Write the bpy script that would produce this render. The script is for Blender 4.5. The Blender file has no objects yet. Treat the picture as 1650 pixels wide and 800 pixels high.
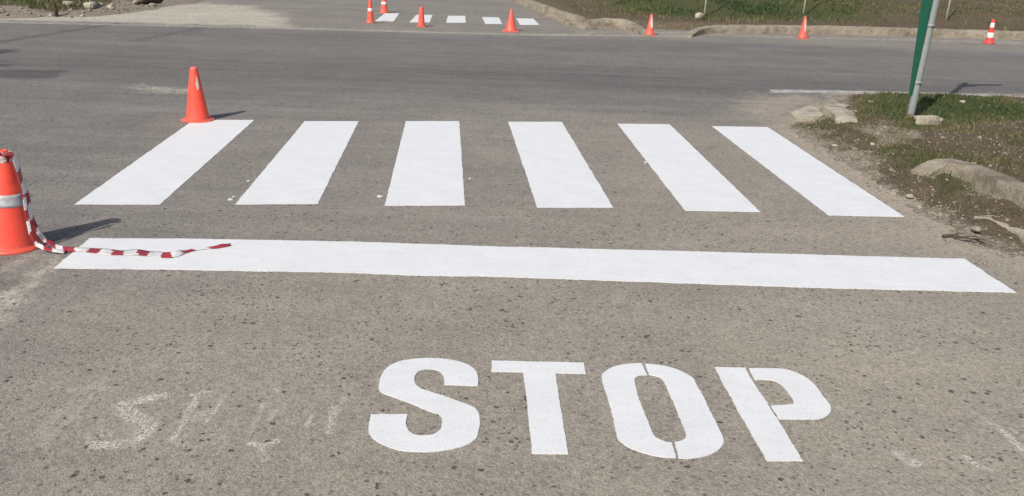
import bpy, bmesh, math, random
import numpy as np
from mathutils import Vector, Matrix, noise as mnoise
random.seed(7); RNG = np.random.default_rng(11)
SC = bpy.context.scene
COL = SC.collection

# ------------------------------------------------------------------ camera model (measured from the photograph)
W, H, F, HC = 1650, 800, 1450.0, 1.65
ROLL = math.radians(2.0); TH = math.atan(511.6 / F)
_c, _s = math.cos(ROLL), math.sin(ROLL)
R_ = np.array([1., 0, 0]); D_ = np.array([0, -math.sin(TH), -math.cos(TH)]); F_ = np.array([0, math.cos(TH), -math.sin(TH)])
CAM = np.array([0, 0, HC])
def ray(x, y):
    u = (x - W / 2) / F; v = (y - H / 2) / F
    return (u * _c + v * _s) * R_ + (-u * _s + v * _c) * D_ + F_
def G(x, y, z=0.0):                       # a measured pixel on the horizontal plane at height z
    d = ray(x, y); return CAM + d * ((z - HC) / d[2])
def PY(x, y, Y):                          # a measured pixel on the vertical plane at distance Y
    d = ray(x, y); return CAM + d * (Y / d[1])
def hit(x, y, fn):                        # a measured pixel on a height field
    d = ray(x, y); t0 = 1.0
    for t in np.arange(3, 60, 0.02):
        p = CAM + d * t
        if p[2] <= fn(np.array([p[0]]), np.array([p[1]]))[0]: return p
    return CAM + d * 25

# ------------------------------------------------------------------ numpy noise
def _h(ix, iy, s):
    n = (ix * 374761393 + iy * 668265263 + s * 982451653) & 0x7fffffff
    n = ((n ^ (n >> 13)) * 1274126177) & 0x7fffffff
    return ((n ^ (n >> 16)) & 0xffff) / 65535.0
def vn(x, y, sc, seed=0):
    x = np.asarray(x) * sc + 1000; y = np.asarray(y) * sc + 1000
    ix = np.floor(x).astype(np.int64); iy = np.floor(y).astype(np.int64)
    fx = x - ix; fy = y - iy; fx = fx * fx * (3 - 2 * fx); fy = fy * fy * (3 - 2 * fy)
    a = _h(ix, iy, seed); b = _h(ix + 1, iy, seed); c = _h(ix, iy + 1, seed); d = _h(ix + 1, iy + 1, seed)
    return (a + (b - a) * fx) * (1 - fy) + (c + (d - c) * fx) * fy
def fbm(x, y, sc, seed=0, o=4):
    t = 0; a = .5; n = 0
    for i in range(o):
        t = t + a * vn(x, y, sc * 2 ** i, seed + i); n += a; a *= .5
    return t / n
def sst(a, b, v):
    t = np.clip((v - a) / (b - a), 0, 1); return t * t * (3 - 2 * t)
def polysd(x, y, poly):                   # signed distance, positive inside
    x = np.asarray(x, float); y = np.asarray(y, float); P = np.asarray(poly, float)[:, :2]
    d = np.full(x.shape, 1e9); ins = np.zeros(x.shape, bool); n = len(P)
    for i in range(n):
        ax, ay = P[i]; bx, by = P[(i + 1) % n]
        ex, ey = bx - ax, by - ay; L = ex * ex + ey * ey + 1e-12
        t = np.clip(((x - ax) * ex + (y - ay) * ey) / L, 0, 1)
        d = np.minimum(d, np.hypot(x - ax - t * ex, y - ay - t * ey))
        cr = ((ay > y) != (by > y)) & (x < (bx - ax) * (y - ay) / ((by - ay) if abs(by - ay) > 1e-12 else 1e-12) + ax)
        ins ^= cr
    return np.where(ins, d, -d)
def linesd(x, y, pts):
    x = np.asarray(x, float); y = np.asarray(y, float); d = np.full(x.shape, 1e9)
    for (ax, ay), (bx, by) in zip(pts[:-1], pts[1:]):
        ex, ey = bx - ax, by - ay; L = ex * ex + ey * ey + 1e-12
        t = np.clip(((x - ax) * ex + (y - ay) * ey) / L, 0, 1)
        d = np.minimum(d, np.hypot(x - ax - t * ex, y - ay - t * ey))
    return d
def gp(*px): return [tuple(G(*p)[:2]) for p in px]

# ------------------------------------------------------------------ node helpers
class N:
    def __init__(s, name, rough=.85, spec=.25):
        s.m = bpy.data.materials.new(name); s.m.use_nodes = True; s.t = s.m.node_tree
        s.b = s.t.nodes['Principled BSDF']; s.out = s.t.nodes['Material Output']
        s.b.inputs['Roughness'].default_value = rough; s.b.inputs['Specular IOR Level'].default_value = spec
        s.co = s.t.nodes.new('ShaderNodeTexCoord').outputs['Object']
    def setin(s, node, k, v):
        if v is None: return
        if hasattr(v, 'is_output'): s.t.links.new(v, node.inputs[k])
        else:
            if isinstance(v, tuple) and len(v) == 3 and node.inputs[k].type == 'RGBA': v = v + (1,)
            node.inputs[k].default_value = v
    def noise(s, sc, detail=4, rough=.55, vec=None, col=False):
        n = s.t.nodes.new('ShaderNodeTexNoise'); s.setin(n, 'Vector', vec or s.co)
        n.inputs['Scale'].default_value = sc; n.inputs['Detail'].default_value = detail; n.inputs['Roughness'].default_value = rough
        return n.outputs['Color' if col else 'Fac']
    def vor(s, sc, out='Distance', feat='F1', vec=None, dim='2D'):
        n = s.t.nodes.new('ShaderNodeTexVoronoi'); n.feature = feat; n.voronoi_dimensions = dim; s.setin(n, 'Vector', vec or s.co); n.inputs['Scale'].default_value = sc
        return n.outputs[out]
    def attr(s, name):
        n = s.t.nodes.new('ShaderNodeAttribute'); n.attribute_name = name; return n.outputs['Fac']
    def ma(s, op, a, b=None, clamp=False):
        n = s.t.nodes.new('ShaderNodeMath'); n.operation = op; n.use_clamp = clamp
        s.setin(n, 0, a); s.setin(n, 1, b); return n.outputs[0]
    def rng(s, v, a, b, c=0., d=1.):
        n = s.t.nodes.new('ShaderNodeMapRange'); n.clamp = True
        for k, q in zip(range(5), (v, a, b, c, d)): s.setin(n, k, q)
        return n.outputs[0]
    def mix(s, f, a, b, mode='MIX'):
        n = s.t.nodes.new('ShaderNodeMix'); n.data_type = 'RGBA'; n.blend_type = mode
        s.setin(n, 0, f); s.setin(n, 6, a); s.setin(n, 7, b); return n.outputs[2]
    def scale(s, col, f):                 # colour times a factor
        n = s.t.nodes.new('ShaderNodeVectorMath'); n.operation = 'SCALE'; s.setin(n, 0, col); s.setin(n, 'Scale', f); return n.outputs[0]
    def col(s, c): s.setin(s.b, 'Base Color', c)
    def bump(s, h, dist=.002, st=1.):
        n = s.t.nodes.new('ShaderNodeBump'); s.setin(n, 'Height', h); n.inputs['Distance'].default_value = dist; n.inputs['Strength'].default_value = st
        s.t.links.new(n.outputs[0], s.b.inputs['Normal'])
    def sep(s):
        n = s.t.nodes.new('ShaderNodeSeparateXYZ'); s.t.links.new(s.co, n.inputs[0]); return n.outputs

# ------------------------------------------------------------------ materials
def m_asphalt():
    n = N('asphalt', .9, .2)
    dust, dark, pale, tan = n.attr('dust'), n.attr('dark'), n.attr('pale'), n.attr('tan')
    wob = n.noise(2.3, 5, .6)
    d2 = n.ma('ADD', dust, n.rng(wob, .3, .7, -.16, .16), True)
    c = n.mix(d2, (.188, .176, .162), (.326, .289, .232))
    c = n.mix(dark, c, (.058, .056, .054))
    pm = n.rng(n.ma('ADD', pale, n.rng(n.noise(9, 4, .65), .3, .7, -.25, .25)), .12, .75)
    c = n.mix(n.ma('MULTIPLY', pm, n.rng(pale, 0, .12)), c, (.50, .45, .365))
    tm = n.rng(n.ma('ADD', tan, n.rng(n.noise(11, 5, .7), .3, .7, -.3, .3)), .1, .9)
    c = n.mix(n.ma('MULTIPLY', tm, n.rng(tan, 0, .15)), c, (.365, .312, .245))
    # stone grain: small cells of slightly different grey and tan
    cell = n.vor(150, 'Color'); sp = n.t.nodes.new('ShaderNodeSeparateColor'); n.t.links.new(cell, sp.inputs[0])
    c = n.scale(c, n.rng(sp.outputs[0], 0, 1, .80, 1.20))
    cell2 = n.vor(62, 'Color'); sp2 = n.t.nodes.new('ShaderNodeSeparateColor'); n.t.links.new(cell2, sp2.inputs[0])
    c = n.scale(c, n.rng(sp2.outputs[1], 0, 1, .91, 1.09))
    light = n.ma('MULTIPLY', n.rng(sp2.outputs[0], .93, .97), n.rng(n.vor(62), .22, .34, 1, 0))
    c = n.mix(n.ma('MULTIPLY', light, .38), c, (.45, .42, .37))
    # mottling
    c = n.scale(c, n.rng(n.noise(.9, 6, .65), .3, .7, .90, 1.09))
    c = n.scale(c, n.rng(n.noise(14, 4, .7), .3, .7, .92, 1.08))
    c = n.scale(c, n.rng(n.noise(55, 3, .7), .3, .7, .88, 1.12))
    mp = n.t.nodes.new('ShaderNodeMapping'); n.t.links.new(n.co, mp.inputs[0]); mp.inputs['Scale'].default_value = (.12, 2.6, 1); mp.inputs['Rotation'].default_value = (0, 0, -.03)
    stk = n.rng(n.noise(1.6, 5, .65, mp.outputs[0]), .32, .68, .86, 1.14)
    c = n.scale(c, n.ma('ADD', n.ma('MULTIPLY', n.ma('SUBTRACT', stk, 1.), n.rng(d2, .2, .7, 1, .25)), 1.))
    # open pits where stones came out
    v3 = n.vor(17, 'Color'); sp3 = n.t.nodes.new('ShaderNodeSeparateColor'); n.t.links.new(v3, sp3.inputs[0])
    wv = n.t.nodes.new('ShaderNodeVectorMath'); wv.operation = 'ADD'; n.t.links.new(n.co, wv.inputs[0])
    wsc = n.scale(n.noise(70, 3, .6, None, True), .022); n.t.links.new(wsc, wv.inputs[1])
    dist3 = n.vor(17, 'Distance', 'F1', wv.outputs[0])
    pit = n.ma('MULTIPLY', n.ma('GREATER_THAN', sp3.outputs[2], n.rng(n.noise(2.6, 5, .7), .34, .62, .93, .58)), n.rng(n.ma('DIVIDE', dist3, n.rng(n.ma('POWER', sp3.outputs[1], 2), 0, 1, .22, .85)), .16, .27, 1, 0))
    v4 = n.vor(46, 'Color', 'F1', wv.outputs[0]); sp4 = n.t.nodes.new('ShaderNodeSeparateColor'); n.t.links.new(v4, sp4.inputs[0])
    pit2 = n.ma('MULTIPLY', n.rng(sp4.outputs[2], .86, .9), n.rng(n.vor(46, 'Distance', 'F1', wv.outputs[0]), .22, .36, 1, 0))
    clump = n.rng(n.noise(1.7, 4, .6), .40, .60)
    pits = n.ma('MAXIMUM', n.ma('MULTIPLY', pit, .78), n.ma('MULTIPLY', pit2, n.rng(clump, 0, 1, .2, .7)))
    c = n.mix(pits, c, (.045, .042, .038))
    n.col(c)
    hgt = n.ma('SUBTRACT', n.ma('ADD', n.ma('MULTIPLY', n.noise(120, 4, .7), 1.0), n.ma('MULTIPLY', n.vor(150), -.7)), n.ma('MULTIPLY', pits, 1.2))
    n.bump(hgt, .003, .65)
    return n.m
def m_paint(name, base, wear=.0, dirt=.06):
    n = N(name, .72, .3)
    g = n.noise(38, 5, .7)
    c = n.mix(n.rng(n.noise(4.5, 6, .7), .35, .7), base, tuple(b * (1 - dirt) for b in base))
    c = n.scale(c, n.rng(n.noise(150, 3, .7), .3, .7, .965, 1.03))
    # roller laps across the stripe
    mp = n.t.nodes.new('ShaderNodeMapping'); n.t.links.new(n.co, mp.inputs[0]); mp.inputs['Scale'].default_value = (1, 14, 1)
    c = n.scale(c, n.rng(n.noise(1.8, 3, .5, mp.outputs[0]), .3, .7, .975, 1.02))
    c = n.mix(n.ma('MULTIPLY', n.rng(n.noise(26, 6, .8), .56, .70), .28), c, (.42, .40, .37))
    pv = n.vor(95, 'Color'); sp = n.t.nodes.new('ShaderNodeSeparateColor'); n.t.links.new(pv, sp.inputs[0])
    pit = n.ma('MULTIPLY', n.rng(sp.outputs[0], .94, .97), n.rng(n.vor(95), .15, .3, 1, 0))
    c = n.mix(n.ma('MULTIPLY', pit, .42), c, (.3, .28, .25))
    if wear:
        w = n.rng(n.noise(11, 6, .75), .5 - wear * .25, .72 - wear * .25)
        c = n.mix(w, c, (.26, .235, .2))
    n.col(c); n.bump(n.ma('ADD', n.noise(130, 4, .7), n.ma('MULTIPLY', n.vor(150), -.7)),   .0020, .4)
    return n.m
def m_ghost():
    n = N('worn_paint', .85, .2)
    n.col(n.mix(n.noise(40, 3), (.56, .52, .44), (.70, .66, .58)))
    tr = n.t.nodes.new('ShaderNodeBsdfTransparent'); mx = n.t.nodes.new('ShaderNodeMixShader')
    a = n.ma('MULTIPLY', n.rng(n.noise(95, 4, .85), .47, .51), n.rng(n.noise(7, 3, .6), .26, .5))
    a = n.ma('MULTIPLY', a, n.attr('keep'))
    n.setin(mx, 0, a); n.t.links.new(tr.outputs[0], mx.inputs[1]); n.t.links.new(n.b.outputs[0], mx.inputs[2]); n.t.links.new(mx.outputs[0], n.out.inputs[0])
    return n.m
def m_plain(name, base, rough=.6, spec=.4, var=.1, sc=20, bump=0., dirt=None, dsc=6, dlo=.52, dhi=.72):
    n = N(name, rough, spec)
    c = n.scale(n.mix(0, base, base), n.rng(n.noise(sc, 4, .6), .3, .7, 1 - var, 1 + var))
    if dirt: c = n.mix(n.rng(n.noise(dsc, 6, .7), dlo, dhi), c, dirt)
    n.col(c)
    if bump: n.bump(n.noise(sc * 2, 5, .65), bump, .8)
    return n.m
def m_tape(name, base):               # thin plastic film: some light comes through
    n = N(name, .32, .5); c = n.scale(n.mix(0, base, base), n.rng(n.noise(35, 4, .6), .3, .7, .85, 1.1)); n.col(c)
    tl = n.t.nodes.new('ShaderNodeBsdfTranslucent'); n.setin(tl, 0, c); mx = n.t.nodes.new('ShaderNodeMixShader'); mx.inputs[0].default_value = .22
    n.t.links.new(n.b.outputs[0], mx.inputs[1]); n.t.links.new(tl.outputs[0], mx.inputs[2]); n.t.links.new(mx.outputs[0], n.out.inputs[0])
    n.bump(n.noise(55, 4, .7), .006, .8); return n.m
def m_soil():
    n = N('verge_soil', .95, .1)
    g, st = n.attr('green'), n.attr('stony')
    c = n.mix(n.noise(6, 5, .65), (.098, .075, .048), (.200, .158, .108))
    c = n.mix(n.ma('MULTIPLY', n.rng(n.ma('ADD', g, n.rng(n.noise(7, 5, .7), .3, .7, -.3, .3)), .3, .8), .85), c, (.085, .095, .038))
    c = n.mix(n.ma('MULTIPLY', n.rng(n.ma('ADD', st, n.rng(n.noise(13, 5, .7), .3, .7, -.35, .35)), .3, .8), .9), c, (.33, .285, .225))
    c = n.scale(c, n.rng(n.noise(60, 4, .7), .3, .7, .72, 1.28))
    cell = n.vor(70, 'Color'); sp = n.t.nodes.new('ShaderNodeSeparateColor'); n.t.links.new(cell, sp.inputs[0])
    c = n.scale(c, n.rng(sp.outputs[0], 0, 1, .8, 1.2))
    n.col(c); n.bump(n.ma('ADD', n.noise(45, 6, .75), n.ma('MULTIPLY', n.vor(70), -.6)), .02, .9)
    return n.m
def m_grass():
    n = N('grass_blade', .6, .25); t = n.attr('tint')
    r = n.t.nodes.new('ShaderNodeValToRGB'); n.t.links.new(t, r.inputs[0]); e = r.color_ramp.elements
    e[0].position = 0; e[0].color = (.036, .066, .024, 1); e[1].position = 1; e[1].color = (.24, .19, .11, 1)
    q = e.new(.35); q.color = (.100, .118, .038, 1); q = e.new(.65); q.color = (.15, .128, .066, 1)
    n.col(r.outputs[0])
    return n.m
def m_concrete(name='kerb_concrete', a=(.40, .352, .275), b=(.25, .212, .155)):
    n = N(name, .92, .15)
    c = n.mix(n.rng(n.noise(5, 6, .7), .35, .7), a, b)
    c = n.scale(c, n.rng(n.noise(70, 4, .75), .3, .7, .86, 1.14))
    pv = n.vor(55, 'Color', dim='3D'); sp = n.t.nodes.new('ShaderNodeSeparateColor'); n.t.links.new(pv, sp.inputs[0])
    c = n.mix(n.ma('MULTIPLY', n.rng(sp.outputs[0], .88, .92), n.rng(n.vor(55, dim='3D'), .15, .35, .7, 0)), c, (.1, .09, .07))
    c = n.mix(n.ma('MULTIPLY', n.rng(n.noise(2.6, 6, .75), .48, .66), .75), c, (.14, .115, .08))
    n.col(c); n.bump(n.ma('ADD', n.noise(60, 6, .75), n.ma('MULTIPLY', n.noise(14, 4, .6), 2.5)), .010, .9)
    return n.m
def m_cone(name='cone_orange', base=(1.0, .102, .060), dirtamt=.5):
    n = N(name, .42, .45)
    c = n.scale(n.mix(0, base, base), n.rng(n.noise(7, 4, .6), .3, .7, .93, 1.05))
    c = n.mix(n.ma('MULTIPLY', n.rng(n.noise(16, 6, .75), .56, .72), dirtamt), c, (.32, .10, .06))
    mp = n.t.nodes.new('ShaderNodeMapping'); n.t.links.new(n.co, mp.inputs[0]); mp.inputs['Scale'].default_value = (1, 1, .25)
    c = n.mix(n.ma('MULTIPLY', n.rng(n.noise(60, 5, .8, mp.outputs[0]), .60, .70), .5), c, (.16, .07, .05))
    z = n.sep()[2]
    c = n.mix(n.ma('MULTIPLY', n.rng(n.ma('ADD', z, n.rng(n.noise(22, 5, .7), .3, .7, -.04, .04)), .0, .06, 1, 0), .4), c, (.34, .20, .13))
    n.col(c); n.bump(n.noise(30, 4, .6), .002, .5)
    n.b.inputs['Subsurface Weight'].default_value = .45; n.b.inputs['Subsurface Radius'].default_value = (1, .35, .25); n.b.inputs['Subsurface Scale'].default_value = .035
    return n.m
M = dict(
    asphalt=m_asphalt(), paint=m_paint('fresh_white_paint', (.765, .765, .755), 0, .085), oldpaint=m_paint('old_white_paint', (.62, .60, .56), .55, .1),
    farpaint=m_paint('far_white_paint', (.74, .74, .72), .0, .06), ghost=m_ghost(), soil=m_soil(), grass=m_grass(), concrete=m_concrete(),
    rubble=m_concrete('broken_concrete', (.50, .45, .36), (.36, .32, .25)), gravel=m_plain('gravel_stone', (.285, .245, .19), .95, .1, .3, 9, .004),
    cone=m_cone(), faded=m_cone('cone_hazy', (.88, .135, .09), .6), red=m_cone('cone_red', (.85, .06, .06), .35), band=m_plain('reflective_grey', (.47, .48, .50), .38, .5, .12, 26, .0008, (.34, .30, .27), 12),  # faded: paler orange for the far cones, distance haze put into the colour
    white_band=m_plain('reflective_white', (.80, .75, .66), .45, .5, .07, 18, 0, (.5, .42, .34), 14), sticker=m_plain('worn_sleeve', (.74, .60, .53), .4, .5, .12, 40, 0, (.6, .2, .13), 30),
    tape_red=m_tape('tape_red', (.42, .05, .065)), tape_white=m_tape('tape_white', (.84, .81, .79)),
    steel=m_plain('galvanised_steel', (.25, .272, .262), .45, .5, .12, 24, .0006, (.20, .16, .12), 9, .60, .75), green=m_plain('sign_green', (.007, .085, .050), .4, .5, .1, 14, .0004, (.06, .10, .06), 10, .58, .78),
    wood=m_plain('weathered_wood', (.36, .335, .30), .85, .2, .2, 40, .002), bark=m_plain('twig_bark', (.095, .075, .058), .9, .1, .25, 60, .002), stump=m_plain('stump_bark', (.085, .055, .038), .9, .1, .25, 40, .004),
    rust=m_plain('rusty_steel', (.16, .105, .07), .8, .2, .3, 40, .001))

# ------------------------------------------------------------------ object helpers
def link(name, me, mat=None, parent=None):
    o = bpy.data.objects.new(name, me); COL.objects.link(o)
    for m in (mat if isinstance(mat, (list, tuple)) else [mat]):
        if m is not None: me.materials.append(m)
    if parent is not None: o.parent = parent
    return o
def tag(o, label, cat, group=None):
    o['label'] = label; o['category'] = cat
    if group: o['group'] = group
    return o
def thing(name, label, cat, loc, group=None):
    o = bpy.data.objects.new(name, None); COL.objects.link(o); o.location = loc; o.empty_display_size = .05
    return tag(o, label, cat, group)
def obj(name, bm, mat, parent=None, smooth=True, recalc=True):
    if recalc: bmesh.ops.recalc_face_normals(bm, faces=bm.faces)
    me = bpy.data.meshes.new(name); bm.to_mesh(me); bm.free()
    if smooth:
        me.polygons.foreach_set('use_smooth', np.ones(len(me.polygons), bool))
    return link(name, me, mat, parent)
def mesh_np(name, v, f, mat, attrs=None, smooth=True, parent=None):   # f: (n,k) array
    me = bpy.data.meshes.new(name); v = np.asarray(v, np.float32); f = np.asarray(f, np.int32); n, k = f.shape
    me.vertices.add(len(v)); me.vertices.foreach_set('co', v.ravel())
    me.loops.add(n * k); me.loops.foreach_set('vertex_index', f.ravel())
    me.polygons.add(n); me.polygons.foreach_set('loop_start', np.arange(0, n * k, k, dtype=np.int32))
    me.polygons.foreach_set('use_smooth', np.full(n, smooth))
    for a, d in (attrs or {}).items():
        at = me.attributes.new(a, 'FLOAT', 'POINT'); at.data.foreach_set('value', np.asarray(d, np.float32).ravel())
    me.update(calc_edges=True); me.validate()
    return link(name, me, mat, parent)
def grid(name, xs, ys, zf, attrf, mat):
    X, Y = np.meshgrid(xs, ys); Z = zf(X, Y); nx, ny = len(xs), len(ys)
    i = np.arange(nx * ny).reshape(ny, nx)
    f = np.stack([i[:-1, :-1], i[:-1, 1:], i[1:, 1:], i[1:, :-1]], -1).reshape(-1, 4)
    return mesh_np(name, np.stack([X, Y, Z], -1).reshape(-1, 3), f, mat, attrf(X, Y))
def seg(*parts): return np.unique(np.concatenate([np.arange(a, b, s) for a, b, s in parts]))

# ------------------------------------------------------------------ the setting: ground and roads
VERGE = gp((1347, 153), (1338, 172), (1282, 193), (1272, 205), (1308, 226), (1360, 264), (1420, 305), (1475, 345), (1530, 374), (1600, 398), (1700, 436), (1850, 520), (2500, 640), (2500, 170), (1650, 159), (1480, 154))
BANKR = gp((936, 40), (1000, 44), (1110, 49), (1300, 54), (1650, 63), (2100, 76), (2600, 90), (2600, -40), (760, -75), (800, -30), (838, -10), (880, 11), (915, 28))
BANKL = gp((-500, 18), (0, 30), (150, 28), (215, 20), (260, 13), (310, 7), (360, -2), (400, -15), (430, -45), (450, -80), (-600, -80))
def z_verge(x, y):
    x = np.asarray(x, float); y = np.asarray(y, float); s = polysd(x, y, VERGE) + (fbm(x, y, 2.2, 5) - .5) * .35 + (fbm(x, y, 11, 6) - .5) * .28
    return -.035 + .12 * sst(-.34, .66, s) + .035 * sst(.6, 2.2, s) + (fbm(x, y, 3.1, 8) - .5) * .05 * sst(0, .4, s) + (fbm(x, y, 14, 18, 3) - .5) * .028 * sst(-.05, .3, s)
def z_bankr(x, y):
    x = np.asarray(x, float); y = np.asarray(y, float); s = polysd(x, y, BANKR)
    return -.06 + .19 * sst(-.18, .08, s) + .085 * np.clip(s - .1, 0, 9) * sst(0, 2, s) + (fbm(x, y, .8, 3) - .5) * .22 * sst(.2, 1.5, s) + (fbm(x, y, 6, 4) - .5) * .06 * sst(0, .3, s)
def z_bankl(x, y):
    x = np.asarray(x, float); y = np.asarray(y, float); s = polysd(x, y, BANKL) + (fbm(x, y, 1.3, 33) - .5) * .5
    return -.04 + .09 * sst(-.2, .4, s) + .10 * np.clip(s - .2, 0, 12) * sst(0, 1.5, s) + (fbm(x, y, 1.6, 31) - .5) * .28 * sst(.3, 1.4, s) + (fbm(x, y, 7, 34) - .5) * .08 * sst(0, .4, s)

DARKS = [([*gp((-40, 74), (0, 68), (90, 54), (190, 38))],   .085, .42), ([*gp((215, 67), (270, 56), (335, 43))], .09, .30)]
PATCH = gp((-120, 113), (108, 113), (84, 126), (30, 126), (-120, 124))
PALE = [  # outline, softness, amount
    (gp((-700, 21), (0, 34), (180, 37), (420, 43), (470, 46), (450, 22), (400, 10), (330, 4), (250, 10), (150, 24), (0, 26), (-600, 10)), .35, .66),
    (gp((200, 141), (235, 138), (300, 143), (302, 150), (262, 151)), .25, .42),
    (gp((0, 470), (85, 412), (118, 415), (60, 470), (0, 530), (-60, 560), (-60, 500)), .06, .42),
    (gp((-40, 440), (60, 405), (75, 412), (-40, 462)), .05, .32),
]
GUT = gp((-700, 18), (0, 36), (420, 45), (840, 56), (1000, 57.5), (1110, 59))
SHADOW_WEDGES = [gp((-200, 78), (34, 80), (20, 85), (0, 88), (-200, 92)), gp((-200, 96), (24, 98), (22, 100), (-200, 101)), gp((-200, 104), (22, 104), (20, 108), (-200, 109))]  # cast shadows from out of view, painted dark into the road colour
TAN = [(gp((1200, 152), (1350, 152), (1345, 172), (1285, 192), (1262, 200), (1200, 190)), .45, .75), (gp((1290, 225), (1360, 268), (1420, 308), (1470, 345), (1445, 345), (1385, 300), (1310, 245), (1265, 215)), .2, .6),
  (gp((1100, 352), (1500, 352), (1700, 420), (1700, 470), (1560, 412), (1100, 395)), .4, .45)]
def road_attr(x, y):
    n = fbm(x, y, .9, 50); n2 = fbm(x, y, 3.5, 54)
    # main road runs across; its near edge is a soft line of dust
    edge = 9.7 + .05 * x + (n - .5) * 1.1
    dust = 1 - sst(-1.9, .15, y - edge + (n2 - .5) * .5)
    xs = np.interp(x, [-6, -3.2, -1.6, .2, 2.2, 3.5], [.10, .18, .40, .60, .84, 1.0])
    near = sst(5.2, 3.2, y) * np.interp(x, [-2.6, -1.7, -.8, .5], [.0, .26, .36, .2])
    dust = dust * np.clip(xs + near + (n - .5) * .25, 0, 1)
    far = sst(15.0, 15.6, y - .02 * x)
    dust = np.maximum(dust, far * (.42 + (n - .5) * .2))
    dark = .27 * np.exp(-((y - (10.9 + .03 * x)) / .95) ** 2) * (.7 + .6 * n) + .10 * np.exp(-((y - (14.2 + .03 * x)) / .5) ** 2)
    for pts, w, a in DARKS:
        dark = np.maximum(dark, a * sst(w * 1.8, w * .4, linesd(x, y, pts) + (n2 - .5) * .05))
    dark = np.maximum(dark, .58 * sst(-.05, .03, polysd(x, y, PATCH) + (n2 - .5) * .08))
    for pl in SHADOW_WEDGES: dark = np.maximum(dark, .78 * sst(-.04, .05, polysd(x, y, pl) + (n2 - .5) * .05))
    pale = np.zeros_like(x); tan = np.zeros_like(x)
    for pl, soft, a in TAN: tan = np.maximum(tan, a * sst(-soft, soft, polysd(x, y, pl) + (n2 - .5) * soft * 1.6))
    for pl, soft, a in PALE:
        pale = np.maximum(pale, a * sst(-soft, soft, polysd(x, y, pl) + (n2 - .5) * soft * 1.2))
    gl = linesd(x, y, GUT)
    pale = np.maximum(pale, .40 * sst(.20, .05, gl + (n2 - .5) * .1))
    kl = linesd(x, y, gp((945, 53), (1000, 53), (1110, 55), (1300, 61), (1650, 69), (2400, 88)))
    pale = np.maximum(pale, .27 * sst(.40, .1, kl + (n2 - .5) * .35))
    # dirt carried on to the road beside the verge
    sv = polysd(x, y, VERGE); tan = np.maximum(tan, .95 * sst(-.42, .05, sv + (n2 - .5) * .5))
    return dict(tan=np.clip(tan, 0, 1), dust=np.clip(dust, 0, 1), dark=np.clip(dark, 0, 1), pale=np.clip(pale, 0, 1))
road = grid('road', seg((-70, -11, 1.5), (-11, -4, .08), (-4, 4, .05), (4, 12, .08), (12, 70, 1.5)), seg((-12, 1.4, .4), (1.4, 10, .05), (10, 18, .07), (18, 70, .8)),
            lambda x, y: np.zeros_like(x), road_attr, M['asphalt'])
road['kind'] = 'structure'
gm = N('earth', .95, .1); gm.col(gm.mix(gm.noise(.35, 6, .65), (.10, .085, .05), (.17, .14, .095)))
bm = bmesh.new(); bmesh.ops.create_grid(bm, x_segments=1, y_segments=1, size=400); bmesh.ops.translate(bm, verts=bm.verts, vec=(0, 0, -.12))
g = obj('ground', bm, gm.m, smooth=False); g['kind'] = 'structure'

def verge_attr(x, y):
    n = fbm(x, y, 1.6, 70); n2 = fbm(x, y, 5, 71)
    gr = sst(-.25, .25, polysd(x, y, gp((1375, 165), (1420, 158), (1560, 160), (1640, 166), (1660, 190), (1600, 218), (1520, 222), (1460, 216), (1415, 206), (1385, 200))) + (n - .5) * .6)
    gr = np.maximum(gr, .62 * sst(.44, .60, n) * sst(.12, .5, polysd(x, y, VERGE)))
    gr = np.maximum(gr, .6 * sst(-.15, .2, polysd(x, y, gp((1290, 200), (1330, 196), (1360, 205), (1385, 225), (1350, 240), (1310, 222))) + (n2 - .5) * .4))
    st = sst(.42, -.05, polysd(x, y, VERGE) + (n2 - .5) * .5) * .9
    st = np.maximum(st, .95 * sst(-.1, .12, polysd(x, y, gp((1380, 222), (1420, 212), (1470, 225), (1500, 240), (1470, 252), (1420, 244))) + (n2 - .5) * .25))
    st = np.maximum(st, .85 * sst(-.1, .12, polysd(x, y, gp((1530, 300), (1570, 292), (1660, 335), (1720, 380), (1640, 350), (1580, 335))) + (n2 - .5) * .25))
    return dict(green=np.clip(gr, 0, 1), stony=np.clip(st, 0, 1))
vg = grid('verge_ground', seg((2.2, 8.5, .035), (8.5, 16, .15)), seg((2.4, 10.8, .035)), z_verge, verge_attr, M['soil']); vg['kind'] = 'structure'
def bankr_attr(x, y):
    n = fbm(x, y, .9, 80); s = polysd(x, y, BANKR)
    gr = np.interp(x, [0, 1.6, 3, 5.5, 7, 9, 12], [.25, .6, 1., 1., .7, .22, .08]) * sst(.25, 1.5, s + (n - .5) * 1.2)
    return dict(green=np.clip(gr, 0, 1), stony=.25 * sst(.5, .1, s))
br = grid('bank_ground_right', seg((-2, 16, .1), (16, 60, .8)), seg((14.5, 24, .1), (24, 62, .8)), z_bankr, bankr_attr, M['soil']); br.name = 'grass_bank'; br['kind'] = 'structure'
def bankl_attr(x, y):
    n = fbm(x, y, 1.1, 90); s = polysd(x, y, BANKL)
    return dict(green=np.clip(.9 * sst(.5, 1.15, s + (n - .5) * 1.2), 0, 1), stony=np.clip(1.0 * sst(1.1, .5, s + (n - .5) * 1.2), 0, 1))
bl = grid('dirt_bank', seg((-60, -16, .8), (-16, -3, .1)), seg((13, 24, .1), (24, 62, .8)), z_bankl, bankl_attr, M['soil']); bl['kind'] = 'structure'

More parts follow.
